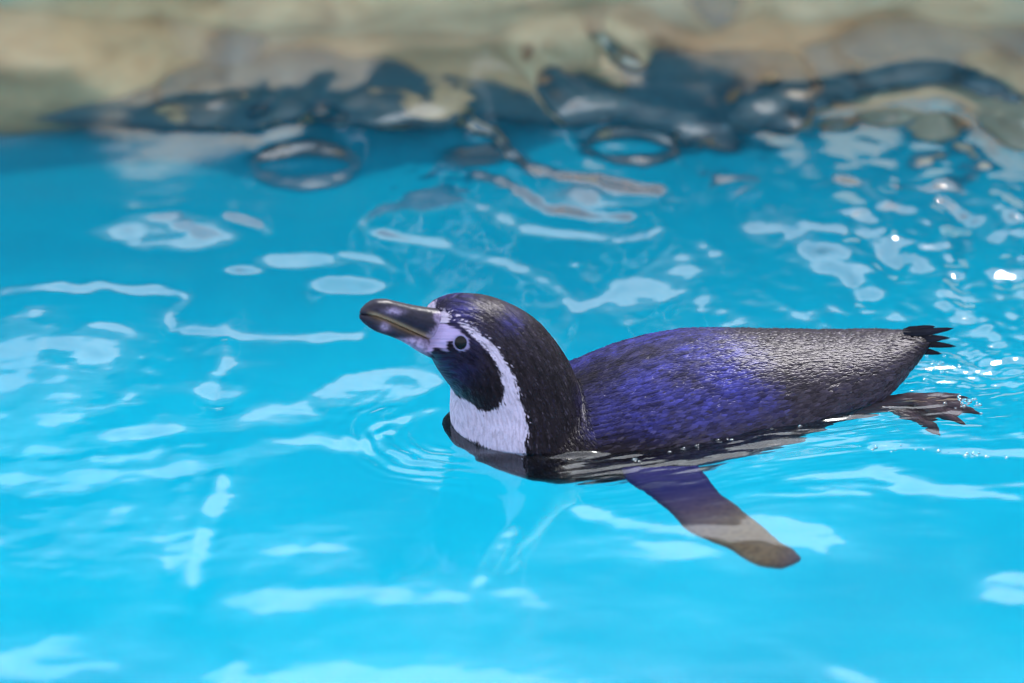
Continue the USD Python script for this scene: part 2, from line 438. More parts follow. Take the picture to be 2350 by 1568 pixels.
ring(1445, 370, 100, 31, 11, .88)
blob(1085, 385, 75, 20, .9, wob=8)
blob(560, 275, 190, 34, 1.0)
blob(900, 285, 170, 34, .95)
blob(590, 270, 34, 22, -1.0)
blob(745, 280, 40, 16, -.7)
stroke([(1230, 215), (1270, 260), (1300, 290), (1450, 300), (1560, 325), (1680, 352), (1700, 310), (1800, 270), (1950, 235), (2120, 205), (2230, 215), (2350, 265)], 28, 1.0)
stroke([(1380, 150), (1400, 175), (1430, 195), (1470, 210)], 10, 1.6)
blob(1810, 305, 50, 22, .9, rot=-.3)
blob(1930, 315, 40, 14, 1.0)
blob(2030, 300, 60, 14, .9)
blob(2150, 330, 70, 24, .9)
blob(2330, 310, 60, 30, 1.0)
stroke([(2090, 400), (2200, 360), (2260, 390), (2200, 440), (2150, 440)], 12, 1.0)
stroke([(1610, 480), (1640, 430), (1740, 430), (1680, 470)], 9, 1.0)
stroke([(1910, 435), (1980, 450), (2020, 490), (2060, 480)], 10, 1.0)
stroke([(1730, 530), (1800, 535), (1870, 580), (1960, 630)], 24, 1.1)
blob(1790, 560, 34, 10, -1.0, rot=.5)
stroke([(1760, 495), (1800, 520), (1870, 540), (1990, 545)], 7, 1.0)
stroke([(2180, 480), (2280, 510), (2340, 500)], 10, 1.0)
blob(1490, 640, 130, 40, .7, rot=-.35)
stroke([(0, 680), (100, 678), (250, 668), (400, 672), (430, 680), (390, 715), (400, 740), (470, 755), (560, 765), (700, 762), (830, 755)], 9, 1.0)
blob(60, 870, 170, 115, 1.0, edge=1.3)
blob(190, 790, 110, 40, .8, edge=1.3)
stroke([(60, 985), (300, 962), (500, 945), (620, 925), (720, 915)], 20, 1.0)
stroke([(0, 1040), (200, 1040), (400, 1045), (500, 1030), (560, 1000), (650, 990), (720, 975), (840, 990)], 16, 1.0)
blob(150, 1045, 230, 40, .9, edge=1.3)
blob(180, 1180, 190, 80, .8, edge=1.3)
stroke([(520, 800), (500, 850), (480, 880)], 18, 1.0)
blob(505, 882, 45, 14, 1.1)
for i in range(9):
    x0 = 690 + 30 * i
    stroke([(x0, 905 - 2 * i), (x0 + 50, 875 - 3 * i), (x0 + 115, 842 - 4 * i)], 6, 1.0, wob=10)
stroke([(935, 880), (990, 855), (1010, 845)], 7, 1.0)
stroke([(880, 960), (870, 940), (930, 930), (1000, 905)], 6, 1.0)
blob(870, 960, 26, 20, .9)
for i, (a, b) in enumerate(((850, 985), (862, 995), (842, 1002))):
    stroke([(a, b - 20), (a + 60, b + 20 + 6 * i), (a + 150, b + 55 + 8 * i), (a + 300, b + 90 + 10 * i)], 5, 1.0, wob=6)
stroke([(1060, 1065), (1120, 1080), (1180, 1090)], 14, .9)
stroke([(505, 1070), (480, 1130), (460, 1200), (450, 1260)], 18, 1.6)
stroke([(420, 1080), (400, 1160), (395, 1230)], 24, .9)
stroke([(1170, 1180), (1130, 1240), (1090, 1300)], 13, 1.2)
stroke([(545, 1470), (510, 1490), (505, 1530)], 18, 1.2)
blob(500, 1472, 50, 8, 1.1)
blob(760, 1215, 330, 50, .8, edge=1.3)
blob(840, 1320, 420, 36, .75, edge=1.3)
blob(950, 1220, 110, 60, -.7)
blob(90, 1440, 190, 46, .85, edge=1.3)
blob(900, 1500, 560, 42, .85, edge=1.3)
stroke([(1320, 1135), (1450, 1165), (1600, 1180), (1750, 1182), (1900, 1165)], 14, 1.0)
blob(1500, 1215, 230, 34, .8, edge=1.3)
blob(1820, 1180, 110, 44, .85, edge=1.3)
blob(2320, 1290, 70, 32, 1.0)
blob(1300, 1345, 230, 30, .6, edge=1.3)
blob(1900, 1470, 520, 14, .55, rot=.35, edge=1.3)
blob(1330, 1575, 300, 60, .7, edge=1.3)
stroke([(1800, 1062), (2000, 1050), (2200, 1078), (2350, 1088)], 7, 1.0)
stroke([(1850, 1085), (2050, 1075), (2350, 1060)], 5, 1.0)
stroke([(1680, 1110), (1800, 1100), (2000, 1092)], 5, .9)
stroke([(2000, 992), (2120, 985), (2240, 990), (2360, 988)], 6, 1.7)
stroke([(2180, 905), (2300, 930), (2360, 925)], 7, .9)
stroke([(2120, 950), (2250, 962), (2360, 955)], 6, .9)
for seed_, cx_, cy_, rx_, ry_, amp_ in ((81, 1500, 560, 500, 200, 1.0), (82, 300, 900, 450, 300, .8), (83, 2000, 600, 420, 250, 1.1), (86, 2150, 560, 380, 230, 1.1), (87, 1150, 480, 420, 160, 1.0), (84, 700, 1300, 900, 260, .55)):
    f_ = meshkit.fbm(np.c_[gp[:, 0] / 210.0 + warp[:, 0] * 1.5, gp[:, 1] / 75.0 + warp[:, 1] * 1.5, np.full(len(gp), seed_ * 1.0)], 3, seed_)
    S = np.maximum(S, amp_ * 1.1 * np.exp(-((f_ - .5) / .014) ** 2) * np.exp(-((gp[:, 0] - cx_) / rx_) ** 2 - ((gp[:, 1] - cy_) / ry_) ** 2))
# choppy little waves behind the tail
chop = meshkit.fbm(np.c_[gp[:, 0] / 38.0 + gp[:, 1] / 50.0, gp[:, 1] / 13.0 - gp[:, 0] / 80.0, np.zeros(len(gp))], 4, 31)
chop2 = meshkit.fbm(np.c_[gp[:, 0] / 90.0 + gp[:, 1] / 120.0, gp[:, 1] / 16.0, np.ones(len(gp))], 4, 37)
area = lambda cx, cy, rx, ry: np.exp(-((gp[:, 0] - cx) / rx) ** 2 - ((gp[:, 1] - cy) / ry) ** 2)
S += 3.0 * np.clip(chop - .45, 0, .4) * (1.9 * area(2180, 570, 330, 190) + 1.0 * area(2330, 800, 250, 120) + .8 * area(1650, 690, 280, 80))
S += 3.0 * np.clip(chop2 - .47, 0, .4) * (.9 * area(2150, 1040, 330, 75) + .5 * area(1500, 700, 260, 70) + .55 * area(300, 950, 480, 330) + .35 * area(1900, 1150, 500, 60))
streak = meshkit.fbm(np.c_[gp[:, 0] / 70.0 + warp[:, 0] * 2, gp[:, 1] / 11.0 + warp[:, 1] * 2, np.zeros(len(gp))], 4, 51)
patchy = meshkit.fbm(np.c_[gp[:, 0] / 150.0, gp[:, 1] / 50.0, np.zeros(len(gp))], 3, 53)
S = S * np.clip(.98 + 1.1 * (streak - .5) + .7 * (patchy - .5), .3, 1.4)
S = S.reshape(gx.shape)

HS = 0.004
WX = np.arange(PX0, PX1 + HS, HS)
WY = np.arange(PY0, PY1 + HS, HS)
wx, wy = np.meshgrid(WX, WY)
pv = project(np.stack([wx, wy, np.zeros_like(wx)], -1).reshape(-1, 3))
Sw = RegularGridInterpolator((np.arange(VY0, VY1, VS), np.arange(VX0, VX1, VS)), S, bounds_error=False, fill_value=0.0)(pv[:, ::-1]).reshape(wx.shape)
Sw = gaussian_filter(Sw, 0.6)
need = (np.arctan2(3.13, 9.0 - wy) - np.arctan2(CAM[2], wy)) / 2      # tilt that shows the sky over the dark wall
slope = Sw * (need * 1.12 + 0.01) * (1 - .14 * np.clip((wy - 4.15) / .45, 0, 1))
fine = meshkit.fbm(np.stack([wx * 26 + wy * 8, wy * 46 - wx * 6, np.zeros_like(wx)], -1), 2, 71) - .5
slope = slope + fine * (.024 + .07 * np.clip(Sw, 0, 1))
# broad slow swell everywhere, larger towards the far bank
sw_n = meshkit.fbm(np.stack([wx * 3.2, wy * 4.2, np.zeros_like(wx)], -1), 2, 5) - .5
slope = slope + sw_n * (0.055 + 0.13 * np.clip((wy - 4.05) / .9, 0, 1))
pad = 300
shape_p = (slope.shape[0] + 2 * pad, slope.shape[1] + 2 * pad)
ky = np.fft.fftfreq(shape_p[0], HS)[:, None] * 2 * np.pi
kx = np.fft.fftfreq(shape_p[1], HS)[None, :] * 2 * np.pi
aim = slope.copy()
for _ in range(5):                     # the surface whose slopes come closest to the wanted ones
    F = np.fft.fft2(np.pad(aim, pad, mode='reflect'))
    H = np.real(np.fft.ifft2(-1j * ky * F / (ky ** 2 + 0.05 * kx ** 2 + 2.0)))[pad:-pad, pad:-pad]
    got = np.gradient(H, HS, axis=0)
    miss = np.where(Sw > .5, np.clip(slope - got, 0, None) * np.clip(1 - (wy - 4.1) / .5, .2, 1), np.clip(np.clip(slope, None, .6 * need) - got, -1, 0) * .8)
    aim = aim + .8 * miss
# rings of ripples close round the breast, and the water heaped and dipping along the body
height = RegularGridInterpolator((WY, WX), H, bounds_error=False, fill_value=None)


def grid_lines(lo, hi, a, b, fine, coarse):
    left = np.arange(lo, a, coarse)
    right = np.arange(b + coarse, hi, coarse)
    return np.unique(np.r_[lo, left, np.arange(a, b, fine), b, right, hi])


mx, my = grid_lines(PX0, PX1, -.72, .72, .003, .02), np.unique(np.r_[np.arange(PY0, 2.8, .02), np.arange(2.8, 3.3, .003), np.arange(3.3, 4.0, .002), np.arange(4.0, PY1, .003), PY1])


sm01 = lambda v: np.clip(v, 0, 1) ** 2 * (3 - 2 * np.clip(v, 0, 1))


def water_height(x, y):
    h = height(np.stack([y, x], -1))
    q = np.stack([x, y], -1) - P1[:2]
    s = q @ AX[:2]
    t = q @ SIDE[:2]
    d = np.hypot(s - .055, t * 1.15)
    dw = d + .012 * (meshkit.fbm(np.stack([x * 22, y * 22, np.zeros_like(x)], -1), 3, 9) - .5) * 2
    front = 1 / (1 + np.exp((s + .005 + .25 * np.abs(t - .02)) * 120))
    h = h + .0011 * np.exp(-((d - .105) / .032) ** 2) * np.sin((dw - .07) * 2 * np.pi / .016) * front * (.35 + 1.1 * meshkit.fbm(np.stack([x * 14, y * 14, np.ones_like(x)], -1), 2, 19))
    # bow wave: two arms running back from the breast
    arm = np.abs(t) - (.055 + .22 * np.clip(s, 0, None)) + .02 * (meshkit.fbm(np.stack([x * 9, y * 9, np.zeros_like(x)], -1), 3, 29) - .5) * 2
    armk = np.where(t > 0, 1.0, .30)
    h = h + armk * .0016 * np.exp(-(arm / .013) ** 2) * (1 / (1 + np.exp(-(s + .01) * 90))) * np.exp(-np.clip(s, 0, None) * 2.2)
    h = h - armk * .0014 * np.exp(-((arm + .028) / .016) ** 2) * (1 / (1 + np.exp(-(s - .02) * 90))) * np.exp(-np.clip(s, 0, None) * 2.2)
    near = np.exp(-(np.clip(t - .05, 0, None) / .10) ** 2) * (t > .02) * sm01((s - .02) / .05) * np.exp(-np.clip(s - .30, 0, None) / .12)
    h = h + .0030 * near * (meshkit.fbm(np.stack([s * 16 + t * 10, t * 95 - s * 6, np.zeros_like(s)], -1), 3, 61) - .5) * 2
    tail = np.exp(-((s - .47) / .12) ** 2 - ((t - .02) / .06) ** 2)
    return h + .0022 * tail * (meshkit.fbm(np.stack([s * 60, t * 85, np.zeros_like(s)], -1), 3, 62) - .5) * 2


mxx, myy = np.meshgrid(mx, my)
hz = water_height(mxx, myy)
wv = np.stack([mxx, myy, hz], -1).reshape(-1, 3)
ny_, nx_ = mxx.shape
ii, jj = np.meshgrid(np.arange(ny_ - 1), np.arange(nx_ - 1), indexing='ij')
q0 = (ii * nx_ + jj).ravel()
wf = np.vstack([np.stack([q0, q0 + 1, q0 + nx_ + 1], -1), np.stack([q0, q0 + nx_ + 1, q0 + nx_], -1)])
tag(obj('water', (wv, wf), 'water', smooth=True), kind='structure')

# ------------------------------------------------------------------ the penguin
bird = thing('penguin', 'black penguin with white face stripe and violet light painted into its feathers swimming at the pool surface', 'penguin', loc=P1)


def loft(stations, n=70, m=64, power=2.15, skew=0.0):
    """stations: (front or lower point, back or upper point, half width), points as seen in the photograph, on the middle plane."""
    f, b, w = (np.array([s[i] for s in stations], float) for i in range(3))
    t = np.r_[0, np.cumsum(np.linalg.norm(np.diff((f + b) / 2, axis=0), axis=1) + .35 * (np.linalg.norm(np.diff(f, axis=0), axis=1) + np.linalg.norm(np.diff(b, axis=0), axis=1)))]
    u = np.linspace(0, t[-1], n)
    f, b, w = PchipInterpolator(t, f)(u), PchipInterpolator(t, b)(u), PchipInterpolator(t, w)(u)
    F3, B3 = sag(f[:, 0], f[:, 1]), sag(b[:, 0], b[:, 1])
    c, e = (F3 + B3) / 2, (B3 - F3) / 2
    d = b - f
    E = np.linalg.norm(d, axis=1) / 2
    d = d / (2 * E[:, None])
    wp = np.einsum('ij,ij->i', project(c + w[:, None] * SIDE) - project(c), d)
    kk = np.sqrt(np.clip(1 - (wp / E) ** 2, .12, 1))
    a = np.linspace(0, 2 * np.pi, m, endpoint=False)
    ca, sa = np.cos(a), np.sin(a)
    ca, sa = np.sign(ca) * np.abs(ca) ** (2 / power), np.sign(sa) * np.abs(sa) ** (2 / power)
    v = c[:, None] + ca[None, :, None] * (kk[:, None] * e)[:, None] + sa[None, :, None] * (w[:, None] * SIDE)[:, None]
    i, j = np.meshgrid(np.arange(n - 1), np.arange(m), indexing='ij')
    a0, a1 = i * m + j, i * m + (j + 1) % m
    fc = np.vstack([np.stack([a0, a1, a1 + m], -1).reshape(-1, 3), np.stack([a0, a1 + m, a0 + m], -1).reshape(-1, 3)])
    v = v.reshape(-1, 3)
    ends = np.array([c[0], c[-1]])
    jn = np.arange(m)
    fc = np.vstack([fc, np.stack([np.full(m, len(v)), (jn + 1) % m, jn], -1), np.stack([np.full(m, len(v) + 1), (n - 1) * m + jn, (n - 1) * m + (jn + 1) % m], -1)])
    v = np.vstack([v, ends])
    t_ = trimesh.Trimesh(v, fc, process=False)
    if t_.volume < 0:
        t_.invert()
    return t_, c


body_st = [((2122, 796), (2118, 762), .008), ((2100, 818), (2090, 757), .020), ((2040, 870), (2030, 754), .040), ((1960, 935), (1950, 755), .060), ((1850, 1010), (1850, 756), .078),
           ((1750, 1105), (1750, 754), .091), ((1650, 1170), (1650, 753), .098), ((1560, 1215), (1560, 764), .103), ((1480, 1240), (1480, 785), .106), ((1400, 1250), (1395, 818), .106),
           ((1320, 1250), (1310, 853), .103), ((1230, 1235), (1215, 890), .095), ((1150, 1205), (1130, 925), .080), ((1090, 1150), (1070, 965), .058), ((1055, 1085), (1045, 1005), .028), ((1044, 1060), (1040, 1025), .008)]
neck_st = [((1075, 1090), (1380, 1110), .060), ((1040, 1030), (1372, 1060), .070), ((1030, 965), (1356, 1000), .070), ((1033, 912), (1342, 930), .064), ((1017, 880), (1327, 874), .058),
           ((1002, 855), (1305, 822), .054), ((990, 830), (1274, 776), .050), ((980, 815), (1232, 731), .045), ((973, 806), (1179, 701), .041), ((968, 801), (1119, 683), .037),
           ((965, 799), (1070, 680), .033), ((966, 798), (1035, 687), .029), ((968, 795), (1012, 700), .024), ((975, 785), (1003, 715), .016)]
body_m, body_c = loft(body_st)
neck_m, neck_c = loft(neck_st)
to_m = lambda t: m3.Manifold(m3.Mesh(np.asarray(t.vertices, np.float32), np.asarray(t.faces, np.uint32)))
solid = (to_m(body_m) + to_m(neck_m)).refine_to_length(0.0034)
mm = solid.to_mesh()
skin = trimesh.Trimesh(mm.vert_properties[:, :3], mm.tri_verts, process=True)
trimesh.smoothing.filter_taubin(skin, lamb=.5, nu=.52, iterations=14)
# the path from the bill's root over the head, down the neck and along the back gives each feather its direction
path = np.vstack([neck_c[::-1][2:52], body_c[::-1][18:]])
path = gaussian_filter(np.array(PchipInterpolator(np.r_[0, np.cumsum(np.linalg.norm(np.diff(path, axis=0), axis=1) + 1e-6)], path)(np.linspace(0, np.linalg.norm(np.diff(path, axis=0), axis=1).sum(), 160))), (3, 0))
path_t = np.gradient(path, axis=0)
path_t /= np.linalg.norm(path_t, axis=1, keepdims=True)
path_tree = cKDTree(path)

def path_near(p, k):
    """The k nearest points of the path; what lies behind the nape follows the back only."""
    q = near_side(p)
    _, a = path_tree.query(p, k=k)
    _, b = back_tree.query(p, k=k)
    nape = np.interp(q[:, 1], [680, 701, 731, 776, 822, 874, 930, 1000, 1060], [1150, 1179, 1233, 1274, 1305, 1327, 1342, 1356, 1372])
    return np.where((q[:, 0] > nape + 4)[:, None], b + BACK0, a)


BACK0 = int(np.argmax(project(path)[:, 0] > 1330))
back_tree = cKDTree(path[BACK0:])
path_s = np.r_[0, np.cumsum(np.linalg.norm(np.diff(path, axis=0), axis=1))]
path_px = project(path)
path_perp = np.gradient(path_px, axis=0)
path_perp = np.stack([-path_perp[:, 1], path_perp[:, 0]], -1)
path_perp /= np.linalg.norm(path_perp, axis=1, keepdims=True)


def near_side(p):
    """Photograph coordinates of the place or of its mirror image on the left side."""
    t = (p - P1) @ SIDE
    return project(p + (np.abs(t) - t)[:, None] * SIDE)


chest = z1([(810, 880), (870, 905), (930, 930), (965, 955), (1010, 990), (1060, 1020), (1130, 1015), (1185, 985), (1215, 930), (1222, 860), (1235, 760), (1300, 820), (1335, 900), (1365, 990), (1400, 1090),
            (1405, 1180), (1380, 1290), (1375, 1400), (1200, 1345), (1000, 1250), (780, 1150), (740, 1000), (790, 930)])
stripe = z1([(885, 340), (930, 370), (985, 412), (1060, 470), (1130, 540), (1190, 625), (1230, 710), (1262, 800), (1290, 900)])
stripe_w = np.array([7, 18, 24, 28, 31, 31, 36, 46, 56]) * .29974
spot = z1([(690, 300), (715, 262), (770, 242), (800, 272), (805, 320), (770, 348), (715, 338)])
spot2 = z1([(850, 275), (880, 283), (872, 300), (850, 292)])
lore = z1([(660, 300), (690, 300), (740, 340), (785, 345), (800, 365), (860, 385), (915, 425), (960, 480), (955, 540), (900, 556), (850, 530), (832, 470), (795, 480), (780, 500), (795, 560), (740, 540), (690, 520), (640, 480), (600, 440), (640, 400)])
gape = z1([(500, 525), (560, 470), (640, 490), (720, 520), (800, 560), (740, 532), (690, 530), (665, 570), (640, 600), (600, 590)])
vio_light_body = z2([(120, 440), (300, 330), (620, 150), (820, 90), (960, 180), (1080, 300), (1120, 420), (1180, 560), (900, 640), (500, 670), (150, 660)])
sm = lambda x, a, b: np.clip((x - a) / (b - a), 0, 1) ** 2 * (3 - 2 * np.clip((x - a) / (b - a), 0, 1))


def fields(p):
    q = near_side(p)
    white = np.maximum.reduce([poly_sdf(q, chest), -line_dist(q, stripe, stripe_w), poly_sdf(q, spot), poly_sdf(q, spot2)]) / 40.0
    rel = p - P1
    white = np.maximum(white, np.where(rel[:, 2] < -.05, (-.075 - rel[:, 2]) * 40, -1))
    skin_f = np.maximum(poly_sdf(q, lore), poly_sdf(q, gape)) / 40.0
    s = rel @ AX
    vio_light = sm(poly_sdf(q, vio_light_body), -45, 60)  # where the violet light is painted on the body
    g = lambda c, r: np.exp(-(np.linalg.norm(q - z1([c])[0], axis=1) / (r * .29974)) ** 2)
    head = 1 - sm(q[:, 0], 1300, 1350)
    vio_light = np.maximum(vio_light, head * np.clip(.75 * g((900, 235), 110) + .55 * g((1270, 310), 90) + .28 * g((830, 690), 150) + .15 * g((1000, 500), 120), 0, 1))
    body_like = sm(s + .25 * np.clip(rel[:, 2], 0, .2), .135, .185)
    crown = .5 * np.exp(-(np.linalg.norm(q - z1([(1150, 260)])[0], axis=1) / 75) ** 2) + .22 * np.exp(-(np.linalg.norm(q - z1([(1450, 480)])[0], axis=1) / 70) ** 2)
    grey = np.clip(body_like * .85 + crown * head, 0, 1) * (1 - .95 * sm(q[:, 0] - .25 * (q[:, 1] - 760), 2035, 2100))
    k0 = path_near(p, 4)
    d0 = np.linalg.norm(path[k0] - p[:, None], axis=2) + 1e-4
    wgt = 1 / d0 ** 2
    wgt /= wgt.sum(1, keepdims=True)
    across = ((q[:, None] - path_px[k0]) * path_perp[k0]).sum(-1)
    return {'white': white, 'violet': vio_light, 'grey': grey, 'skin': skin_f, 'run': (path_s[k0] * wgt).sum(1), 'across': (across * wgt).sum(1) / 2611.0}


def local(v):
    return np.asarray(v) - P1


obj('body', (local(skin.vertices), skin.faces), 'plumage', bird, smooth=True, fields=fields(np.array(skin.vertices)))

# feathers lying along the body, overlapping towards the tail
pts, fi = trimesh.sample.sample_surface(skin, 110000, seed=3)
nrm = skin.face_normals[fi]
fld = fields(pts)
sz = np.interp(near_side(pts)[:, 0], [980, 1100, 1250, 1330, 1420, 1700, 2100], [.40, .48, .60, .66, .85, 1.0, 1.0])
far_side = ((pts - P1) @ SIDE) < -.03
near_bill = sm(-near_side(pts)[:, 0], -1010, -985) > .3
keep = (fld['skin'] < -.12) & ~near_bill & (pts[:, 2] > -.05)
keep &= rng.random(len(pts)) < np.clip(.30 / sz ** 1.7, 0, 1)
keep &= ~(far_side & (rng.random(len(pts)) < .5))
pts, nrm, sz = pts[keep], nrm[keep], sz[keep]
fld = {k_: v_[keep] for k_, v_ in fld.items()}
vn = skin.vertex_normals
_, vi = cKDTree(skin.vertices).query(pts)
nrm = vn[vi]
pi = path_near(pts, 6)
tdir = path_t[pi].mean(1)
jit3 = rng.normal(0, .09, (len(pts), 3))
tdir = tdir + jit3
tdir -= (tdir * nrm).sum(1)[:, None] * nrm
tdir /= np.linalg.norm(tdir, axis=1, keepdims=True)
cdir = np.cross(nrm, tdir)
L = (.0085 * sz * rng.uniform(.8, 1.2, len(pts)))[:, None]
Wd = (.0016 * sz * rng.uniform(.8, 1.25, len(pts)))[:, None]
lift = (.0012 * sz * rng.uniform(.4, 1.3, len(pts)))[:, None]
base_p = pts - nrm * .0006
fv = np.stack([base_p - tdir * L * .15, base_p + tdir * L * .4 - cdir * Wd + nrm * lift * .35, base_p + tdir * L * .42 + nrm * (lift * .6 + Wd * .45), base_p + tdir * L * .4 + cdir * Wd + nrm * lift * .35,
               base_p + tdir * L * .8 - cdir * Wd * .6 + nrm * lift * .8, base_p + tdir * L * .8 + cdir * Wd * .6 + nrm * lift * .8, base_p + tdir * L + nrm * lift], 1)
tri = np.array([[0, 1, 2], [0, 2, 3], [1, 4, 2], [2, 4, 5], [2, 5, 3], [4, 6, 5]])[:, [0, 2, 1]]
nf = len(pts)
ff = (tri[None] + (np.arange(nf) * 7)[:, None, None]).reshape(-1, 3)
jw = rng.normal(0, .10, nf)
ffld = {k_: np.repeat(v_ + (jw if k_ == 'white' else 0) + (rng.normal(0, .24, nf) * (.15 + v_) if k_ in ('grey', 'violet') else 0), 7) for k_, v_ in fld.items()}
speck = np.where(rng.random(nf) < .20, rng.uniform(.3, 1.1, nf), 0) * (fld['grey'] < .5)
ffld['grey'] = ffld['grey'] + np.repeat(speck, 7)
for k_ in ('grey', 'violet'):
    ffld[k_] = np.clip(ffld[k_], 0, 1)
tag(obj('feathers', (local(fv.reshape(-1, 3)), ff), 'feather', bird, smooth=True, fields=ffld), kind='stuff')

# ---- bill


def bill_loft(st, name):
    t, c = loft([(b, a, w) for a, b, w in st], n=40, m=32, power=2.4)
    q = near_side(np.array(t.vertices))
    tom = z9([(140, 445), (250, 470), (400, 515), (600, 590), (800, 680), (1000, 770), (1200, 860), (1400, 925), (1500, 965), (1610, 1050)])
    tan = np.exp(-(np.abs(line_dist(q, tom + np.array([0, -2.0]), 0)) / 5.5) ** 2) * sm(q[:, 0], 835, 870)
    pale = np.clip(sm(poly_sdf(q, z9([(700, 900), (1000, 900), (1150, 860), (1300, 900), (1500, 960), (1700, 1110), (1300, 1200), (1100, 1120)])), -4, 6) * (name == 'lower_mandible') * .9
                   + .8 * (name == 'lower_mandible') * np.exp(-(np.linalg.norm(q - z9([(570, 690)])[0], axis=1) / 10) ** 2)
                   + .8 * (name == 'upper_mandible') * sm(poly_sdf(q, z9([(1250, 870), (1350, 780), (1450, 700), (1480, 640), (1400, 560), (1440, 450), (1700, 400), (1800, 1100), (1600, 1050)])), -3, 6)
                   + .85 * (name == 'upper_mandible') * np.exp(-(np.linalg.norm((q - z9([(720, 430)])[0]) / [20, 7], axis=1)) ** 2), 0, 1)  # whitish blotch on the upper bill is a painted reflection
    obj(name, (local(t.vertices), t.faces), 'bill', bird, smooth=True, fields={'tan': tan, 'pale': pale})
    return t


def Z9(p):
    return tuple(z9([p])[0])


up = [((132, 440), (135, 482), .0008), ((160, 392), (160, 478), .0026), ((210, 345), (215, 472), .0045), ((300, 272), (310, 488), .0066), ((420, 220), (440, 520), .0082), ((560, 213), (590, 580), .0090),
      ((800, 262), (800, 672), .0098), ((1000, 308), (1000, 762), .0106), ((1200, 343), (1200, 855), .0116), ((1400, 372), (1370, 925), .0130), ((1560, 390), (1500, 975), .0150), ((1750, 450), (1600, 1040), .0160)]
lo = [((130, 484), (128, 560), .0010), ((165, 474), (170, 612), .0030), ((250, 460), (255, 692), .0055), ((360, 488), (350, 757), .0072), ((470, 520), (450, 800), .0084), ((620, 575), (600, 850), .0092),
      ((820, 665), (790, 925), .0098), ((1010, 752), (950, 1010), .0104), ((1210, 845), (1090, 1095), .0114), ((1400, 915), (1250, 1180), .0130), ((1560, 1020), (1380, 1240), .0150), ((1700, 1110), (1480, 1280), .0160)]
um = bill_loft([(Z9(a), Z9(b), w) for a, b, w in up], 'upper_mandible')
lm = bill_loft([(Z9(a), Z9(b), w) for a, b, w in lo], 'lower_mandible')

# ---- eyes, set where the line of sight meets the cheek, and mirrored
ev = z1([(893, 490)])[0]
loc, _, _ = skin.ray.intersects_location([CAM], [ray(ev[0], ev[1])], multiple_hits=False)
e0 = loc[0]
en = skin.vertex_normals[cKDTree(skin.vertices).query(e0, k=40)[1]].mean(0)
en /= np.linalg.norm(en)
mirror = lambda p: p - 2 * ((np.atleast_2d(p) - P1) @ SIDE)[:, None] * SIDE
mirror_v = lambda n: n - 2 * (n @ SIDE) * SIDE
for side in (0, 1):
    c, n = (e0, en) if side == 0 else (mirror(e0)[0], mirror_v(en))
    ball = trimesh.creation.icosphere(3, .0061)
    u = np.cross(n, ZUP); u /= np.linalg.norm(u)
    w = np.cross(u, n)
    R = np.eye(4); R[:3, 0], R[:3, 1], R[:3, 2] = u, w, n
    ball.vertices *= [0.88, 1.0, .55]
    ball.apply_transform(R)
    ball.apply_translation(c + n * .0004)
    obj('eye', (local(ball.vertices), ball.faces), 'eye_black', bird, smooth=True)
    ringm = trimesh.creation.torus(.0062, .0007, major_sections=40, minor_sections=10)
    ringm.vertices *= [0.9, 1.02, 1.1]
    ringm.apply_transform(R)
    ringm.apply_translation(c + n * .0010)
    obj('eye_ring', (local(ringm.vertices), ringm.faces), 'eye_rim', bird, smooth=True)

# ---- flippers: the near one hangs under the water towards the camera
LIFT = np.array([0, -24.0])
lead = LIFT + z3([(560, 330), (620, 440), (740, 520), (860, 610), (970, 695), (1060, 785), (1250, 890), (1450, 970), (1600, 1060), (1720, 1105), (1850, 1118), (1950, 1085), (2015, 1035)])
trail = LIFT + z3([(1180, 300), (1270, 400), (1320, 470), (1390, 550), (1480, 610), (1600, 700), (1700, 760), (1790, 835), (1850, 885), (1910, 915), (1970, 960), (2005, 1000), (2022, 1028)])
tt = np.linspace(0, 1, 40)
arc = lambda q: np.r_[0, np.cumsum(np.linalg.norm(np.diff(q, axis=0), axis=1))] / np.linalg.norm(np.diff(q, axis=0), axis=1).sum()
la, tr = PchipInterpolator(arc(lead), lead)(tt), PchipInterpolator(arc(trail), trail)(tt)
dep = np.interp(tt, [0, .2, 1], [.028, .055, .135])
A, B = under_water(la[:, 0], la[:, 1], dep + .006), under_water(tr[:, 0], tr[:, 1], dep)
cs = np.linspace(0, 1, 17)
prof = .0052 * np.sqrt(np.clip(1 - (2 * cs - 1) ** 2, 0, 1)) * (1.25 - .5 * cs)
mid = A[:, None] * (1 - cs)[None, :, None] + B[:, None] * cs[None, :, None]
fn = np.cross(np.gradient(mid, axis=0), np.gradient(mid, axis=1))
fn /= np.linalg.norm(fn, axis=2, keepdims=True) + 1e-9
taper = (1.5 - .75 * tt) * np.sqrt(np.clip(1 - tt ** 12, 0, 1))
thick = prof[None, :] * taper[:, None]
top_s, bot_s = mid + fn * thick[..., None], mid - fn * thick[..., None]
loop = np.concatenate([top_s, bot_s[:, ::-1][:, 1:-1]], 1)
n_, m_ = loop.shape[:2]
i, j = np.meshgrid(np.arange(n_ - 1), np.arange(m_), indexing='ij')
a0, a1 = i * m_ + j, i * m_ + (j + 1) % m_
lf = np.vstack([np.stack([a0, a1, a1 + m_], -1).reshape(-1, 3), np.stack([a0, a1 + m_, a0 + m_], -1).reshape(-1, 3)])
lv = np.vstack([loop.reshape(-1, 3), mid[0].mean(0)[None], mid[-1].mean(0)[None]])
jn = np.arange(m_)
lf = np.vstack([lf, np.stack([np.full(m_, n_ * m_), (jn + 1) % m_, jn], -1), np.stack([np.full(m_, n_ * m_ + 1), (n_ - 1) * m_ + jn, (n_ - 1) * m_ + (jn + 1) % m_], -1)])
flip = trimesh.Trimesh(lv, lf, process=False)
if flip.volume < 0:
    flip.invert()
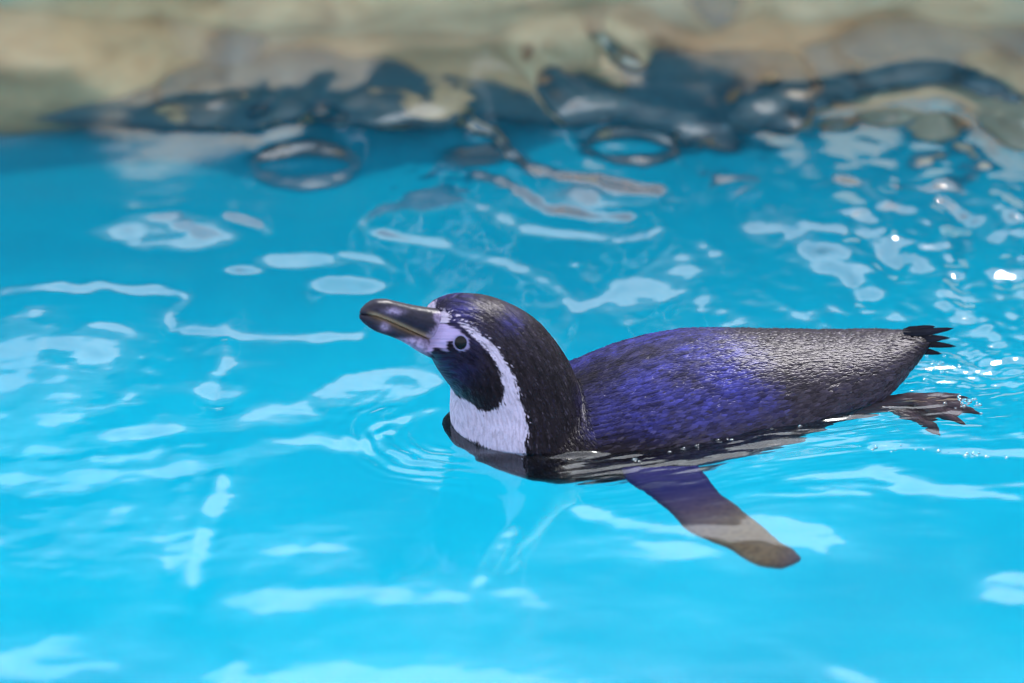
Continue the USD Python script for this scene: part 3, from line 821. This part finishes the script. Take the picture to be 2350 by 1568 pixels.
root_f = np.r_[np.repeat(np.clip(1.45 - tt * 2.6, 0, 1) + .6 * np.clip((tt - .8) / .2, 0, 1), m_), 1.0, .3]
obj('flipper', (local(flip.vertices), flip.faces), 'flipper_skin', bird, smooth=True, fields={'root': root_f})
obj('flipper', (local(mirror(np.array(flip.vertices))), flip.faces[:, ::-1]), 'flipper_skin', bird, smooth=True, fields={'root': root_f})

# ---- tail quills


def blade(root, tip, width, thick, upv):
    d = tip - root
    ln = np.linalg.norm(d)
    d = d / ln
    c = np.cross(d, upv); c /= np.linalg.norm(c)
    n = np.cross(c, d)
    ts = np.array([0, .3, .6, .85, 1.0])
    wsx = np.array([.55, 1, .85, .5, .04]) * width
    rows = []
    for t, w_ in zip(ts, wsx):
        p = root + d * ln * t + n * (-.06 * ln * t * t)
        rows += [p - c * w_, p + n * thick * (1.2 - t), p + c * w_, p - n * thick * (1.2 - t)]
    v = np.array(rows)
    f = []
    for i_ in range(4):
        for j_ in range(4):
            a_, b_ = i_ * 4 + j_, i_ * 4 + (j_ + 1) % 4
            f += [[a_, b_, b_ + 4], [a_, b_ + 4, a_ + 4]]
    f += [[0, 2, 1], [0, 3, 2], [16, 17, 18], [16, 18, 19]]
    t_ = trimesh.Trimesh(v, f, process=False)
    if t_.volume < 0:
        t_.invert()
    return t_


quills = [((900, 115), (1180, 78)), ((940, 120), (1275, 48)), ((960, 135), (1230, 100)), ((980, 140), (1425, 30)), ((1000, 150), (1340, 108)), ((1000, 165), (1400, 112)), ((1010, 180), (1300, 160)), ((1020, 195), (1450, 178)), ((1020, 215), (1360, 205)), ((1030, 235), (1455, 232)), ((1030, 255), (1330, 255)), ((1030, 280), (1420, 290)), ((1010, 305), (1290, 318)), ((1000, 330), (1330, 352)), ((960, 350), (1240, 385))]
for i_, (a_, b_) in enumerate(quills):
    av, bv = z7([a_])[0], z7([b_])[0]
    off = SIDE * (.010 - .006 * (i_ % 3))
    t_ = blade(sag(*av) + off * .8, sag(*bv) + off * 1.6, .0032, .0009, ZUP * .6 + SIDE)
    obj('tail_feather', (local(t_.vertices), t_.faces), 'tail_quill', bird, smooth=False)

# ---- feet trailing under the surface behind the body


def foot(cx, cy, dx, dy, depth):
    heel = under_water(cx, cy, depth)
    toes = [under_water(cx + dx + ox, cy + dy + oy, depth + .012) for ox, oy in ((18, -26), (40, 2), (14, 26))]
    parts_ = []
    ball = trimesh.creation.icosphere(2, .011); ball.apply_translation(heel); parts_.append(to_m(ball))
    leg = trimesh.creation.icosphere(2, .013); leg.apply_translation(heel - AX * .07 + np.array([0, 0, -.01])); parts_.append(m3.Manifold.batch_hull([to_m(leg), to_m(ball)]))
    web = []
    for t in toes:
        s_ = trimesh.creation.icosphere(2, .0055); s_.apply_translation(t)
        k_ = trimesh.creation.icosphere(2, .0085); k_.apply_translation(heel * .45 + t * .55)
        parts_ += [m3.Manifold.batch_hull([to_m(ball), to_m(k_)]), m3.Manifold.batch_hull([to_m(k_), to_m(s_)])]
        claw = trimesh.creation.icosphere(1, .0012); claw.apply_translation(t + (t - heel) / np.linalg.norm(t - heel) * .012 + [0, 0, -.004])
        parts_.append(m3.Manifold.batch_hull([to_m(s_), to_m(claw)]))
        w_ = trimesh.creation.icosphere(1, .0022); w_.apply_translation(t * .94 + heel * .06); web.append(to_m(w_))
    hw = trimesh.creation.icosphere(1, .0022); hw.apply_translation(heel)
    parts_ += [m3.Manifold.batch_hull([to_m(hw), web[0], web[1]]), m3.Manifold.batch_hull([to_m(hw), web[1], web[2]])]
    s_ = m3.Manifold.batch_boolean(parts_, m3.OpType.Add).refine_to_length(.005).to_mesh()
    t_ = trimesh.Trimesh(s_.vert_properties[:, :3], s_.tri_verts)
    return t_


for args in ((2095, 890, 80, 20, .030), (2040, 905, 78, 24, .045)):
    t_ = foot(*args)
    obj('foot', (local(t_.vertices), t_.faces), 'foot_skin', bird, smooth=True)

# ------------------------------------------------------------------ bubbles and drops on the water behind the tail
bub, bfc, nb_ = [], [], 0
bs = trimesh.creation.icosphere(2)
spots = [(2150 + rng.normal(0, 26), 800 + rng.normal(0, 7)) for _ in range(26)] + [(2225 + rng.normal(0, 18), 880 + rng.normal(0, 9)) for _ in range(22)] + [(1420 + 500 * u_, 1035 - 95 * u_ ** .8 + rng.normal(0, 3)) for u_ in rng.random(14)] + [(2000 + 330 * u_, 992 + rng.normal(0, 3)) for u_ in rng.random(24)]
for vx, vy in spots:
    c = on_water(np.array(vx), np.array(vy))
    c[2] = water_height(np.array([c[0]]), np.array([c[1]]))[0] + .0004
    r_ = rng.uniform(.0007, .0020)
    bub.append(bs.vertices * [r_, r_, r_ * .75] + c)
    bfc.append(bs.faces + nb_)
    nb_ += len(bs.vertices)
tag(obj('bubbles', (np.vstack(bub), np.vstack(bfc)), 'bubble', smooth=True), 'tiny clear bubbles and drops on the water beside and behind the penguin', 'bubbles', kind='stuff')
